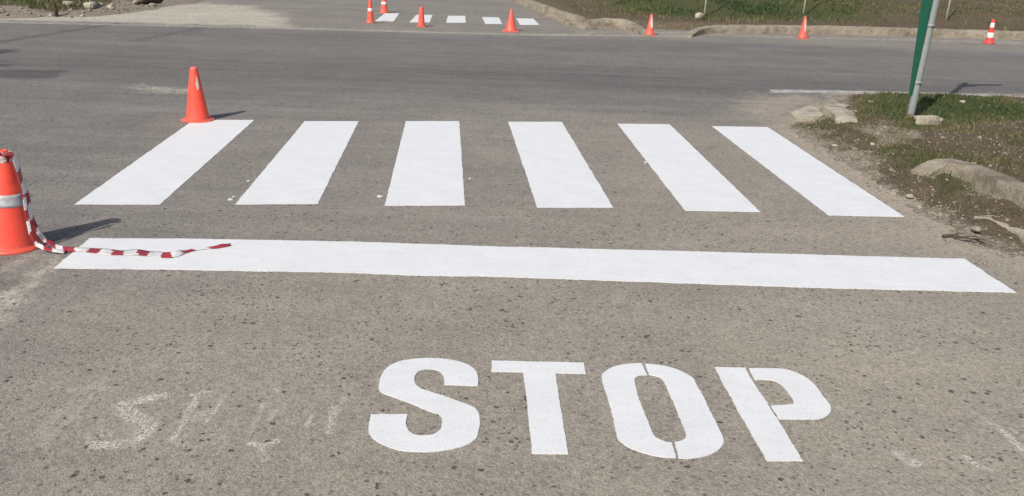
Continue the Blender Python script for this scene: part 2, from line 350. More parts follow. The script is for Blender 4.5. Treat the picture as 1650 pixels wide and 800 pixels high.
# ------------------------------------------------------------------ grass, gravel (uncountable)
def blades(name, pts, hgt, wid, tint, label=None):
    n = len(pts); a = RNG.uniform(0, 2 * math.pi, n); lean = RNG.uniform(.15, .9, n) * hgt; la = RNG.uniform(0, 2 * math.pi, n)
    dx = np.cos(a) * wid / 2; dy = np.sin(a) * wid / 2; v = np.zeros((n, 5, 3))
    lx = np.cos(la) * lean; ly = np.sin(la) * lean
    v[:, 0] = pts + np.stack([dx, dy, -.01 + 0 * dx], -1); v[:, 1] = pts - np.stack([dx, dy, .01 + 0 * dx], -1)
    mid = pts + np.stack([lx * .35, ly * .35, hgt * .6], -1)
    v[:, 2] = mid - np.stack([dx, dy, 0 * dx], -1) * .7; v[:, 3] = mid + np.stack([dx, dy, 0 * dx], -1) * .7
    v[:, 4] = pts + np.stack([lx, ly, hgt], -1)
    b = np.arange(n)[:, None] * 5
    f = np.concatenate([b + [0, 1, 2], b + [0, 2, 3], b + [3, 2, 4]]).reshape(-1, 3)
    o = mesh_np(name, v.reshape(-1, 3), f, M['grass'], dict(tint=np.repeat(tint, 5)))
    o['kind'] = 'stuff'; return o
def scatter(n, x0, x1, y0, y1, dens, zf):
    x = RNG.uniform(x0, x1, n); y = RNG.uniform(y0, y1, n); k = RNG.uniform(0, 1, n) < dens(x, y); x, y = x[k], y[k]
    return np.stack([x, y, zf(x, y)], -1)
# near verge
def dn(x, y):
    a = verge_attr(x, y); tuft = sst(.40, .62, fbm(x, y, 7, 101))
    return np.clip(a['green'] * (.25 + .75 * tuft) + .10 * tuft * sst(.3, .9, polysd(x, y, VERGE)), 0, 1)
p = scatter(260000, 2.6, 11, 4.6, 10.2, dn, z_verge); gg = verge_attr(p[:, 0], p[:, 1])['green']
blades('verge_grass', p, RNG.uniform(.010, .036, len(p)) * np.where(RNG.uniform(0, 1, len(p)) > .975, 2.3, 1.), RNG.uniform(.004, .009, len(p)), np.clip(.74 - .46 * gg + (fbm(p[:, 0], p[:, 1], 2.3, 120) - .5) * .9 + RNG.normal(0, .16, len(p)), 0, 1))
def dr(x, y):
    s = polysd(x, y, BANKR); return sst(.0, .5, s) * (.06 + .94 * sst(.36, .58, fbm(x, y, 1.5, 102))) * (.25 + .75 * bankr_attr(x, y)['green'])
p = scatter(160000, 1, 24, 15, 30, dr, z_bankr); gg = bankr_attr(p[:, 0], p[:, 1])['green']
blades('bank_grass', p, RNG.uniform(.025, .075, len(p)), RNG.uniform(.012, .028, len(p)), np.clip(.64 - .62 * gg + (fbm(p[:, 0], p[:, 1], 1.2, 121) - .5) * 1.1 + RNG.normal(0, .13, len(p)), 0, 1))
def dl(x, y): return bankl_attr(x, y)['green'] * .9 + .06 * sst(.5, 1.2, polysd(x, y, BANKL))
p = scatter(60000, -22, -3.5, 13.5, 30, dl, z_bankl)
blades('dry_grass', p, RNG.uniform(.025, .08, len(p)), RNG.uniform(.012, .028, len(p)), np.clip(.66 + (fbm(p[:, 0], p[:, 1], 1.2, 122) - .5) * .8 + RNG.normal(0, .13, len(p)), 0, 1))
# gravel
def gravel(name, p, r):
    t = bmesh.new(); bmesh.ops.create_icosphere(t, subdivisions=1, radius=1); tv = np.array([v.co[:] for v in t.verts]); tf = np.array([[v.index for v in f.verts] for f in t.faces]); t.free()
    n = len(p); k = len(tv); v = np.zeros((n, k, 3))
    for i in range(n):
        s = tv * (1 + RNG.uniform(-.28, .28, (k, 1))) * RNG.uniform(.6, 1.25, 3) * [1, 1, .7]
        an = RNG.uniform(0, 6.28); c, q = math.cos(an), math.sin(an)
        v[i] = s @ np.array([[c, -q, 0], [q, c, 0], [0, 0, 1]]) * r[i] + p[i] + [0, 0, r[i] * .25]
    f = (np.arange(n)[:, None, None] * k + tf).reshape(-1, 3)
    o = mesh_np(name, v.reshape(-1, 3), f, M['gravel'], smooth=False); o['kind'] = 'stuff'; return o
zg = lambda x, y: np.maximum(z_verge(x, y), 0)
S6 = gp((1335, 347.5), (1457, 350), (1237, 205.5), (1147, 204))
def dg(x, y):
    s = polysd(x, y, VERGE); a = verge_attr(x, y)['stony']
    return np.clip(a * .9 * sst(-.15, .2, s) + .16 * sst(-.40, .05, s), 0, 1) * (1 - .9 * verge_attr(x, y)['green']) * (polysd(x, y, S6) < -.02)
p = scatter(24000, 2.3, 8, 4.0, 9.4, dg, zg); gravel('gravel', p, RNG.uniform(.005, .011, len(p)) * (1 + 1.2 * (RNG.uniform(0, 1, len(p)) > .95)))
zl = lambda x, y: np.maximum(z_bankl(x, y), 0)
p = scatter(2600, -13, -4.5, 13.5, 18, lambda x, y: sst(-.2, .4, polysd(x, y, BANKL)) * bankl_attr(x, y)['stony'] * .8, zl); gravel('dirt_stones', p, RNG.uniform(.012, .04, len(p)))

# ------------------------------------------------------------------ painted markings
def outline(pts, step=.025, jit=.0022, seed=0):      # straight edges cut short and a little uneven
    out = []; n = len(pts); rs = random.Random(seed)
    for i in range(n):
        a = np.array(pts[i][:2]); b = np.array(pts[(i + 1) % n][:2]); L = np.hypot(*(b - a)); k = max(1, int(L / step))
        nr = np.array([-(b - a)[1], (b - a)[0]]) / (L + 1e-9)
        for j in range(k):
            q = a + (b - a) * j / k
            w = (mnoise.noise(Vector((q[0] * 9, q[1] * 9, seed))) * .6 + mnoise.noise(Vector((q[0] * 70, q[1] * 70, seed + 7))) * .75) * jit * (0.5 if j == 0 else 1)
            out.append(q + nr * w * 2)
    return out
def smooth_closed(px, corners=(), k=5):               # Catmull-Rom through pixel points; indices in corners stay sharp
    n = len(px); out = []
    for i in range(n):
        p0, p1, p2, p3 = [np.array(px[(i + d) % n], float) for d in (-1, 0, 1, 2)]
        if i in corners: p0 = p1 - (p2 - p1) * .3
        if (i + 1) % n in corners: p3 = p2 + (p2 - p1) * .3
        if i in corners and (i + 1) % n in corners: out.append(tuple(p1)); continue
        for j in range(k):
            t = j / k
            out.append(tuple(.5 * ((2 * p1) + (-p0 + p2) * t + (2 * p0 - 5 * p1 + 4 * p2 - p3) * t * t + (-p0 + 3 * p1 - 3 * p2 + p3) * t ** 3)))
    return out
def slab(bm, ring, z0, z1):
    top = [bm.verts.new((q[0], q[1], z1)) for q in ring]; bot = [bm.verts.new((q[0], q[1], z0)) for q in ring]
    bm.faces.new(top)
    for i in range(len(ring)):
        j = (i + 1) % len(ring); bm.faces.new((top[i], bot[i], bot[j], top[j]))
def marking(name, polys_px, mat, parent=None, zt=.0026, jit=.0034, seed=0, loc=None):
    bm = bmesh.new()
    for k, pl in enumerate(polys_px): slab(bm, outline([G(*q) for q in pl], .012, jit, seed + k), -.002, zt)
    if loc is not None: bmesh.ops.translate(bm, verts=bm.verts, vec=-Vector(loc))
    bmesh.ops.recalc_face_normals(bm, faces=bm.faces)
    return obj(name, bm, mat, parent, smooth=False, recalc=False)
SPL = {1: [(371, 322, 3.6, 1.6), (400, 292, 2.2, 1.1), (376, 317.5, 1.8, 1.0)], 2: [(612, 317, 4.5, 1.7), (757, 288, 1.8, 1.0)], 4: [(1040, 262, 2.2, 1.2)]}
zeb = [[(120, 330), (258, 330), (410, 194), (312, 194)], [(379, 330), (512, 329), (578, 196), (491, 196)], [(620, 332), (749, 331.5), (740, 196), (654, 196)],
       [(866, 335), (988, 335), (905, 197), (819, 197)], [(1104, 340), (1225, 342), (1079, 201), (995, 200)], [(1335, 347.5), (1457, 350), (1237, 205.5), (1147, 204)]]
zl_lab = ['fresh white crossing stripe under the orange cone, leftmost of the near six', 'fresh white crossing stripe with paint splashes at its near left corner, second from left',
          'fresh white crossing stripe standing nearly upright in view, third from left', 'fresh white crossing stripe fourth from left, straight beyond the letter O',
          'fresh white crossing stripe fifth from left, one before the dirt verge', 'fresh white crossing stripe lying along the dirt verge, rightmost of the near six']
for i, q in enumerate(zeb):
    ce = sum((G(*a) for a in q)) / 4; ce[2] = 0
    st = marking('crossing_stripe', [q], M['paint'], seed=i * 3, loc=ce); st.location = ce
    tag(st, zl_lab[i], 'road marking', 'near crossing stripes')
    for (x, y, rx, ry) in SPL.get(i, []):
        sp = marking('paint_splash', [[(x + rx * (1 + .25 * math.sin(5 * a + x)) * math.cos(a), y + ry * (1 + .25 * math.cos(3 * a)) * math.sin(a)) for a in np.linspace(0, 6.283, 15)[:-1]]], M['paint'], st, .0022, .0005, 5, ce)
sl = [(87, 433), (145, 385), (300, 385.5), (560, 390), (800, 398), (1000, 403), (1300, 411), (1554, 418), (1637, 472), (1300, 464), (900, 450), (800, 446.5), (665, 444.5), (560, 440), (300, 435.5)]
ce = G(800, 420); s_ = marking('stop_line', [sl], M['paint'], seed=40, loc=ce, jit=.004); s_.location = ce
tag(s_, 'long fresh white stop line painted across the lane before the crossing', 'road marking')
def zc(pts, x0, y0, sx): return [(x0 + a / sx, y0 + b / sx) for a, b in pts]
S1 = zc([(893, 247), (640, 240), (637, 185), (612, 145), (565, 124), (500, 122), (445, 138), (415, 175), (413, 215), (440, 255), (500, 283), (640, 326), (790, 378), (870, 415), (903, 465), (906, 540), (890, 630), (840, 680), (740, 718), (590, 745), (440, 748), (310, 738), (190, 700), (110, 655), (72, 608), (66, 570), (82, 464), (362, 462), (350, 510), (352, 555), (378, 598), (430, 622), (500, 624), (560, 614), (608, 580), (622, 530), (620, 490), (595, 462), (540, 443), (380, 380), (240, 328), (165, 298), (143, 262), (158, 180), (200, 112), (290, 66), (400, 46), (520, 38), (650, 44), (770, 68), (850, 105), (888, 150), (897, 200)], 580, 570, 4.705)
S1 = smooth_closed(S1, (0, 1, 26, 27), 3)
T1 = zc([(57, 55), (757, 73), (770, 157), (540, 150), (556, 260), (638, 765), (366, 762), (300, 143), (57, 140)], 780, 570, 4.705)
O1 = zc([(335, 50), (378, 138), (320, 142), (285, 170), (296, 240), (330, 350), (380, 470), (425, 580), (470, 612), (520, 632), (560, 636), (590, 748), (480, 742), (370, 718), (260, 680), (190, 638), (158, 595), (130, 470), (85, 300), (45, 160), (62, 118), (125, 80), (220, 58)], 960, 575, 4.573)
O1 = smooth_closed(O1, (0, 1, 10, 11), 3)
O2 = zc([(362, 56), (440, 62), (560, 85), (660, 125), (720, 165), (745, 210), (830, 375), (900, 520), (936, 600), (935, 650), (890, 700), (800, 736), (690, 754), (610, 750), (578, 634), (640, 618), (664, 592), (655, 545), (600, 410), (545, 280), (510, 200), (470, 155), (420, 140), (392, 136)], 960, 575, 4.573)
O2 = smooth_closed(O2, (0, 13, 14, 23), 3)
P1 = zc([(52, 57), (278, 62), (330, 160), (520, 450), (703, 750), (440, 748), (230, 390)], 1140, 580, 4.573)
P2 = zc([(304, 65), (440, 66), (540, 68), (640, 92), (735, 140), (800, 200), (850, 270), (900, 330), (908, 375), (885, 412), (820, 440), (680, 441), (528, 440), (466, 342), (560, 336), (632, 330), (632, 300), (590, 240), (545, 188), (490, 158), (420, 149), (345, 149)], 1140, 580, 4.573)
P2 = smooth_closed(P2, (0, 12, 13, 15, 21), 3)
ce = G(960, 670); st = thing('stop_lettering', 'fresh white word STOP stencilled on the asphalt before the stop line', 'road lettering', ce)
for k, pl in enumerate(([S1], [T1], [O1, O2], [P1, P2])):
    marking('letter', pl, M['paint'], st, seed=60 + 3 * k, loc=ce, jit=.0022)
farz = [[(604, 35), (634, 35), (643.5, 22), (620, 22)], [(660, 36.5), (692, 36.5), (697, 24.5), (671, 24.5)], [(719, 37), (750.5, 37), (749.5, 26), (722, 26)], [(782, 39), (809, 39), (804, 28.5), (777, 28)], [(838, 40.5), (869, 40.5), (859, 30.5), (832, 30)]]
fl = ['small white far crossing stripe below the tape-tied red cone, leftmost of the far five', 'small white far crossing stripe partly hidden behind a single orange cone', 'small white far crossing stripe in the open, middle of the far five',
      'small white far crossing stripe just left of the pointed orange cone', 'small white far crossing stripe nearest the curved kerb, rightmost of the far five']
for i, q in enumerate(farz):
    ce = sum((G(*a) for a in q)) / 4; ce[2] = 0
    o = marking('crossing_stripe', [q], M['farpaint'], seed=90 + i, loc=ce, jit=.006); o.location = ce; tag(o, fl[i], 'road marking', 'far crossing stripes')
el = [(1240, 145), (1330, 146), (1480, 149.5), (1560, 151.5), (1630, 153), (1630, 157), (1560, 155.5), (1480, 153), (1400, 151.5), (1330, 150.5), (1240, 149.5)]
ce = G(1450, 150); o = marking('edge_line', [el], M['oldpaint'], seed=130, loc=ce, jit=.01); o.location = ce; tag(o, 'worn white edge line along the main road beside the grass verge', 'road marking')
# worn old lettering
def strokes(name, label, groups, loc):
    root = thing(name, label, 'road lettering', loc)
    for lines in groups:
        mesh_rows = []; v, f, keep = [], [], []
        for px, wd, kp in lines:
            P = np.array([G(*q)[:2] for q in px]); pts = []
            for a, b in zip(P[:-1], P[1:]):
                k = max(2, int(np.hypot(*(b - a)) / .03))
                for j in range(k): pts.append(a + (b - a) * j / k)
            pts.append(P[-1]); pts = np.array(pts); t = np.gradient(pts, axis=0); t /= np.linalg.norm(t, axis=1)[:, None] + 1e-9; nr = np.stack([-t[:, 1], t[:, 0]], -1)
            b0 = len(v); z = .0012 + .0001 * len(mesh_rows)
            mesh_rows.append(1)
            for i, (q, m) in enumerate(zip(pts, nr)):
                z += .000006
                w = wd * 1.12 * (.8 + .5 * mnoise.noise(Vector((q[0] * 12, q[1] * 12, 3))))
                for s_, kk in ((-1, 0), (-.4, kp), (.4, kp), (1, 0)):
                    v.append((q[0] + m[0] * w * s_ / 2 - loc[0], q[1] + m[1] * w * s_ / 2 - loc[1], z)); keep.append(kk)
                if i:
                    for c in range(3): f.append((b0 + 4 * i - 4 + c, b0 + 4 * i - 3 + c, b0 + 4 * i + 1 + c, b0 + 4 * i + c))
        mesh_np('letter_remnant', v, f, M['ghost'], dict(keep=keep), smooth=False, parent=root)
    return root
old = [[([(38, 728), (100, 660), (140, 628), (185, 606)], .085, .45)], [([(62, 722), (110, 680), (150, 636)], .05, .5)], [([(110, 632), (150, 622), (176, 628)], .06, .5)],
       [([(270, 638), (230, 645), (200, 655), (215, 675), (240, 690), (225, 708), (190, 718), (145, 718)], .085, 1.0), ([(190, 650), (215, 670), (245, 690)], .09, .85), ([(185, 700), (160, 700), (140, 708)], .08, .7), ([(140, 712), (170, 722), (220, 720)], .03, 1.0)],
       [([(275, 714), (295, 685), (318, 640), (330, 630)], .04, .9), ([(305, 638), (330, 634), (370, 625)], .035, .9), ([(372, 625), (350, 660), (330, 684)], .03, .9), ([(305, 676), (325, 668), (345, 665)], .09, .7)],
       [([(425, 650), (415, 675), (402, 700)], .03, .9)], [([(448, 660), (432, 680)], .03, .8)], [([(400, 714), (425, 720), (450, 710)], .05, 1.0), ([(420, 715), (424, 730), (430, 745)], .06, .7)], [([(440, 628), (452, 632)], .03, .9)],
       [([(505, 668), (492, 690)], .035, .8)], [([(540, 655), (535, 680), (530, 700)], .05, .8), ([(556, 640), (545, 665)], .03, .6)]]
strokes('worn_lettering', 'faded ghost of old white lettering left of the fresh word', old, G(250, 680))
old2 = [[([(1440, 728), (1470, 745), (1480, 752)], .08, 1.0)], [([(1550, 735), (1575, 752), (1600, 760)], .06, 1.0)], [([(1560, 660), (1610, 690), (1650, 728)], .05, .95)], [([(1625, 690), (1650, 705)], .04, .7)], [([(1345, 655), (1375, 668)], .05, .6)], [([(1340, 735), (1365, 740)], .04, .6)]]
strokes('worn_lettering', 'faint scraped remains of old white paint right of the fresh word', old2, G(1540, 710))

# ------------------------------------------------------------------ cones
def lathe(bm, prof, n=48, a0=0, a1=2 * math.pi, wob=0.):
    full = a1 - a0 > 6.28; k = n if full else n + 1; rows = []
    for (r, z) in prof:
        row = []
        for i in range(k):
            a = a0 + (a1 - a0) * i / n; rr = r * (1 + wob * math.sin(2 * a + z * 9)); row.append(bm.verts.new((rr * math.cos(a), rr * math.sin(a), z)))
        rows.append(row)
    for p, q in zip(rows[:-1], rows[1:]):
        for i in range(n):
            j = (i + 1) % k
            bm.faces.new((p[i], p[j], q[j], q[i]))
def rad(prof, z):
    zs = [p[1] for p in prof]; rs = [p[0] for p in prof]
    return float(np.interp(z, zs, rs))
def make_cone(label, loc, Ht, prof, base, mat, bands=(), patches=(), lean=(0, 0), group='traffic cones', cat='traffic cone', rot=0.):
    """prof: (radius, height) from foot to top; base: ('round', r, t) or ('square', half side, t)"""
    t = thing('traffic_cone', label, cat, loc, group); t.rotation_euler = (lean[0], lean[1], rot)
    bt = base[2]
    p = [(r * 1.0, z) for r, z in prof]; top_r, top_z = p[-1]
    full = p + [(top_r - .002, top_z + .003), (top_r - .006, top_z + .002), (top_r - .007, top_z - .01), (top_r - .003, top_z - .10), (max(top_r - .004, p[0][0] * .6), p[0][1] + .02)]
    bm = bmesh.new(); lathe(bm, full, 48, wob=.006); obj('body', bm, mat, t)
    bm = bmesh.new()
    if base[0] == 'round':
        lathe(bm, [(prof[0][0] * .8, .0), (base[1] - .004, .0), (base[1], .004), (base[1] - .001, bt * .7), (base[1] - .008, bt), (prof[0][0] + .004, bt + .006), (prof[0][0] - .002, bt + .012)], 48, wob=.01)
    else:
        s = base[1]; ch = s * .22
        ring = [(s, ch - s), (s, s - ch), (s - ch, s), (ch - s, s), (-s, s - ch), (-s, ch - s), (ch - s, -s), (s - ch, -s)]
        lo = [bm.verts.new((x, y, 0)) for x, y in ring]; mi = [bm.verts.new((x, y, bt * .75)) for x, y in ring]; hi = [bm.verts.new((x * .95, y * .95, bt)) for x, y in ring]
        for A, B in ((lo, mi), (mi, hi)):
            for i in range(8): bm.faces.new((A[i], A[(i + 1) % 8], B[(i + 1) % 8], B[i]))
        bm.faces.new(hi); bm.faces.new(list(reversed(lo)))
    obj('base', bm, mat, t, smooth=base[0] == 'round')
    for z0, z1, m in bands:
        bm = bmesh.new(); zz = np.linspace(z0, z1, 5); lathe(bm, [(rad(p, z0) - .002, z0)] + [(rad(p, z) + .0018, z) for z in zz] + [(rad(p, z1) - .002, z1)], 48, wob=.006)
        obj('reflective_band', bm, m, t)
    for z0, z1, a0, a1, m in patches:
        bm = bmesh.new(); rs = random.Random(3); k = 8; cols = 6; rows = []
        for i in range(k + 1):
            z = z0 + (z1 - z0) * i / k; e0 = a0 + rs.uniform(-.08, .08); e1 = a1 + rs.uniform(-.08, .08)
            f = math.sin(math.pi * (.12 + .8 * i / k)); mid = (e0 + e1) / 2
            rows.append([bm.verts.new(((rad(p, z) + .0022) * math.cos(a), (rad(p, z) + .0022) * math.sin(a), z)) for a in np.linspace(mid + (e0 - mid) * f, mid + (e1 - mid) * f, cols)])
        for A, B in zip(rows[:-1], rows[1:]):
            for i in range(cols - 1): bm.faces.new((A[i], A[i + 1], B[i + 1], B[i]))
        obj('worn_sleeve', bm, m, t)
    return t
def cone_prof(H_, rb, rt, bt, flare=.0):
    return [(rb + flare, bt + .004), (rb + flare * .35, bt + H_ * .045), (rb + (rt - rb) * .12, bt + H_ * .11), (rb + (rt - rb) * .5, H_ * .53), (rb + (rt - rb) * .93, H_ * .94), (rt * .93, H_ * .985), (rt * .8, H_)]
CG = 'traffic cones set out round the crossings'
LC = G(22, 397); LC[2] = 0; LCH = .515
lprof = [(.128, .022), (.121, .05), (.104, .13), (.081, .25), (.060, .36), (.043, .455), (.036, .487), (.029, .506), (.020, LCH)]
big = make_cone('big orange traffic cone with one grey band and red white tape tied on top', LC, LCH, lprof, ('round', .148, .018), M['cone'], [(.235, .298, M['band'])], lean=(0, math.radians(2.5)), group=CG)
c1 = G(319, 193.5, .0022)
make_cone('plain orange traffic cone standing on the far end of the leftmost near crossing stripe', c1, .455, cone_prof(.455, .098, .030, .010, .003), ('round', .142, .009), M['cone'], [], [(.27, .385, -1.1, -.6, M['sticker']), (.445, .4535, -3, 3., M['sticker'])], group=CG)
def far_cone(px, label, H_, rb, rt, base, mat, bands=(), patches=(), flare=.006):
    make_cone(label, G(*px), H_, cone_prof(H_, rb, rt, base[2], flare), base, mat, bands, patches, group=CG, rot=random.uniform(0, .3))
far_cone((597, 37), 'orange cone with a pale band beside the near left corner of the leftmost far stripe', .46, .064, .020, ('round', .085, .015), M['faded'], [(.20, .255, M['white_band'])])
far_cone((619, 21), 'red cone with a pale band on the far end of the leftmost far stripe', .46, .075, .022, ('round', .10, .015), M['faded'], [(.165, .215, M['white_band'])])
far_cone((679, 43.5), 'blunt orange cone in front of the second far crossing stripe', .335, .062, .034, ('square', .078, .018), M['faded'], flare=.002)
far_cone((823, 51), 'pointed orange cone with a wide foot between the two right far stripes', .375, .10, .014, ('square', .145, .018), M['faded'])
far_cone((1047, 57.5), 'orange cone with a pale worn sleeve beside the gap in the far kerb', .36, .076, .016, ('square', .09, .02), M['faded'], [], [(.13, .33, -2.0, -.6, M['sticker'])])
far_cone((1293, 62.5), 'orange cone with a thin pale streak against the far kerb, below a thin stake', .39, .076, .015, ('square', .088, .02), M['faded'], [], [(.12, .36, -1.8, -1.0, M['sticker'])])
far_cone((1593, 71), 'red cone with two white bands by the far kerb, rightmost in view', .43, .066, .024, ('round', .092, .05), M['red'], [(.105, .20, M['white_band']), (.285, .37, M['white_band'])])

# ------------------------------------------------------------------ barrier tape
def ribbon(bm, P, Wd, per=.058, slant=.02, s0=0.):  # alternating slanted blocks
    P = np.array(P, float); Wd = np.array(Wd, float)
    n = len(P); fine = []; t_all = np.linspace(0, n - 1, (n - 1) * 12 + 1)
    def cr(A, t):
        i = min(int(t), n - 2); u = t - i; a0 = A[max(i - 1, 0)]; a1 = A[i]; a2 = A[i + 1]; a3 = A[min(i + 2, n - 1)]
        return .5 * (2 * a1 + (a2 - a0) * u + (2 * a0 - 5 * a1 + 4 * a2 - a3) * u * u + (3 * a1 - a0 - 3 * a2 + a3) * u ** 3)
    C = np.array([cr(P, t) for t in t_all]); Wv = np.array([cr(Wd, t) for t in t_all])
    L = np.concatenate([[0], np.cumsum(np.linalg.norm(np.diff(C, axis=0), axis=1))])
    ss = np.arange(0, L[-1], .0095)
    c = np.stack([np.interp(ss, L, C[:, k]) for k in range(3)], -1); w = np.stack([np.interp(ss, L, Wv[:, k]) for k in range(3)], -1)
    ks = 5; rows = []
    for i in range(len(ss)):
        row = []
        for j in range(ks):
            f = j / (ks - 1) - .5; q = c[i] + w[i] * f
            q = q + np.array([0, 0, .007 * mnoise.noise(Vector((q[0] * 19, q[1] * 19, q[2] * 19)))])
            q[2] = max(q[2], .0055); row.append(bm.verts.new(q))
        rows.append(row)
    for i in range(len(rows) - 1):
        for j in range(ks - 1):
            fc = bm.faces.new((rows[i][j], rows[i + 1][j], rows[i + 1][j + 1], rows[i][j + 1]))
            wv = ss[i] + s0 + slant * j / ks + .012 * mnoise.noise(Vector((ss[i] * 7, j * .6, 3))); fc.material_index = 0 if (wv / per) % 2 < .95 or (len(ss) > 120 and i > len(rows) - 9) else 1
bm = bmesh.new(); Yc = LC[1]
def HP(x, y, dy=0.): return PY(x, y, Yc + dy)
hang = [HP(4, 250, -.045), HP(18, 249, -.03), HP(26, 262, -.02), HP(34, 287, -.01), HP(43, 315, 0), HP(49, 342, 0), HP(58, 367, 0), HP(72, 386, .0), HP(88, 398, -.01)]
hang[-1][2] = .02
grd = [G(108, 403, .012), G(140, 402.5, .010), G(180, 406.5, .010), G(215, 406.5, .010), G(248, 409, .010), G(272, 412, .012), G(286, 409, .016), G(305, 404, .012), G(330, 400, .012), G(352, 397, .014), G(372, 394, .012)]
wh = [(.0, .01, .025), (.010, .01, .016), (.010, .03, .004), (-.004, .04, .003), (.013, .03, .004), (-.004, .042, .003), (.010, .025, .004), (.006, .03, .005), (.002, .035, .006)]
wg = [(.0, .03, .02), (.02, .045, .008), (.015, .060, .004), (-.012, .070, .004), (.014, .066, .006), (.0, .04, .022), (-.02, .02, .025), (-.01, .006, .012), (.0, .005, .010), (.0, .018, .012), (.0, .016, .012)]
ribbon(bm, hang + grd, wh + wg, .066, .034)
st2 = [HP(38, 312, -.012), HP(42, 338, -.03), HP(46, 362, -.045), HP(52, 385, -.06), HP(64, 397, -.06), G(86, 404, .016), G(106, 406, .012)]
ribbon(bm, st2, [(.010, .02, .004), (.011, .015, .004), (.013, .01, .006), (.010, .01, .012), (.008, .015, .016), (.004, .03, .008), (.0, .03, .006)], .058, .02, .03)
lx = math.radians(2.5)
for kz, rr in ((.470, .0435), (.484, .041), (.497, .036)):           # turns of tape tied round the top
    lp = []; lw = []
    for a in np.linspace(-.4, 2 * math.pi - .1, 18):
        z = kz + .006 * math.sin(a + kz * 80); lp.append((LC[0] + rr * math.cos(a) + math.sin(lx) * z, LC[1] + rr * math.sin(a), z)); lw.append((.004 * math.cos(a), .004 * math.sin(a), .02))
    ribbon(bm, lp, lw, .024, .008, kz)
bmesh.ops.translate(bm, verts=bm.verts, vec=-Vector(LC))
tp = obj('barrier_tape', bm, [M['tape_red'], M['tape_white']], recalc=False); tp.location = LC
so = tp.modifiers.new('thickness', 'SOLIDIFY'); so.thickness = .0004
tag(tp, 'red and white barrier tape hanging from the big cone and trailing over the stop line', 'barrier tape')

# ------------------------------------------------------------------ kerbs, stones
def kerb(name, label, path, w, h, cat='kerb', group=None, hs=None, sink=.12, seed=0, mat=None, wob=.006, joints=0):
    """path: ground points of the top centre line"""
    P = np.array(path, float); L = np.concatenate([[0], np.cumsum(np.linalg.norm(np.diff(P[:, :2], axis=0), axis=1))]); n = max(6, int(L[-1] / .05)); ss = np.linspace(0, L[-1], n)
    t_i = np.interp(ss, L, np.arange(len(P)))
    def cr(A, t):
        i = min(int(t), len(P) - 2); u = t - i; a0, a1, a2, a3 = A[max(i - 1, 0)], A[i], A[i + 1], A[min(i + 2, len(P) - 1)]
        return .5 * (2 * a1 + (a2 - a0) * u + (2 * a0 - 5 * a1 + 4 * a2 - a3) * u * u + (3 * a1 - a0 - 3 * a2 + a3) * u ** 3)
    C = np.array([cr(P, t) for t in t_i]); hh = np.interp(t_i, np.arange(len(P)), hs) if hs is not None else np.full(n, h)
    T = np.gradient(C[:, :2], axis=0); T /= np.linalg.norm(T, axis=1)[:, None]; Nn = np.stack([-T[:, 1], T[:, 0]], -1)
    loc = Vector((*C[n // 2][:2], 0)); bm = bmesh.new(); rows = []
    for i in range(n):
        row = []; jt = 0
        if joints and (ss[i] % joints) < .05: jt = .022
        for a, b in ((-.5, -1), (-.5, .45), (-.5, .90), (-.45, 1), (-.15, 1.0), (.15, 1.0), (.46, 1), (.5, .92), (.5, -1)):
            z = C[i][2] + (hh[i] * b - (jt if b > 0 else 0) if b > -1 else -sink)
            q = Vector((C[i][0] + Nn[i][0] * w * a, C[i][1] + Nn[i][1] * w * a, z)) - loc
            d = mnoise.noise_vector(Vector((q.x * 6 + seed, q.y * 6, q.z * 6))) * wob + mnoise.noise_vector(Vector((q.x * 28 + seed, q.y * 28, q.z * 28))) * wob * .5
            row.append(bm.verts.new(q + d))
        rows.append(row)
    for A, B in zip(rows[:-1], rows[1:]):
        for j in range(8): bm.faces.new((A[j], A[j + 1], B[j + 1], B[j]))
    bm.faces.new(rows[0]); bm.faces.new(rows[-1])
    o = obj(name, bm, mat or M['concrete'], smooth=True); o.location = loc; o.data.set_sharp_from_angle(angle=math.radians(32))
    return tag(o, label, cat, group)
def k0(px, z): p = G(px[0], px[1], z); return (p[0], p[1], 0.)
kerb('kerb', 'long straight concrete kerb along the far side of the main road', [k0(q, .14) for q in ((1108, 47), (1150, 41.5), (1300, 42.5), (1450, 46), (1650, 52), (1900, 60), (2300, 75), (2700, 92))], .15, .15, hs=[.02, .14, .15, .15, .15, .15, .15, .15], seed=1, joints=1.0)
kerb('kerb', 'short pale kerb ending in a slope behind the orange cone at the far corner', [k0(q, .12) for q in ((945, 35), (975, 34.5), (1005, 36), (1030, 42), (1044, 47))], .16, .15, hs=[.13, .17, .17, .10, .01], seed=2)
kerb('kerb', 'curved concrete kerb along the right edge of the far side road', [k0(q, .15) for q in ((938, 29), (910, 20), (880, 10), (855, 1), (828, -9), (790, -22), (740, -40))], .15, .15, seed=3, wob=.010)
kerb('gutter_slab', 'broken low concrete gutter piece at the foot of the curved far kerb', [k0(q, .04) for q in ((952, 44.5), (930, 39), (905, 31), (880, 22))], .22, .05, 'gutter slab', seed=12, wob=.02, sink=.1)
kerb('kerb', 'weathered kerb curving out of the dirt at the right edge of view', [(*G(x, y, .17)[:2], .03) for x, y in ((1486, 259), (1506, 256), (1530, 256.5), (1565, 267), (1600, 281), (1650, 305), (1720, 345), (1800, 400))], .15, .15, hs=[.055, .105, .13, .14, .145, .15, .15, .15], sink=.2, seed=4, wob=.0035)
kerb('kerb', 'broken rounded kerb end beside the grass at the verge corner', [(*G(x, y, .13)[:2], .0) for x, y in ((1332, 166), (1345, 172), (1357, 180), (1366, 190))], .19, .13, hs=[.09, .13, .135, .12], sink=.2, seed=5, wob=.014, mat=M['rubble'])
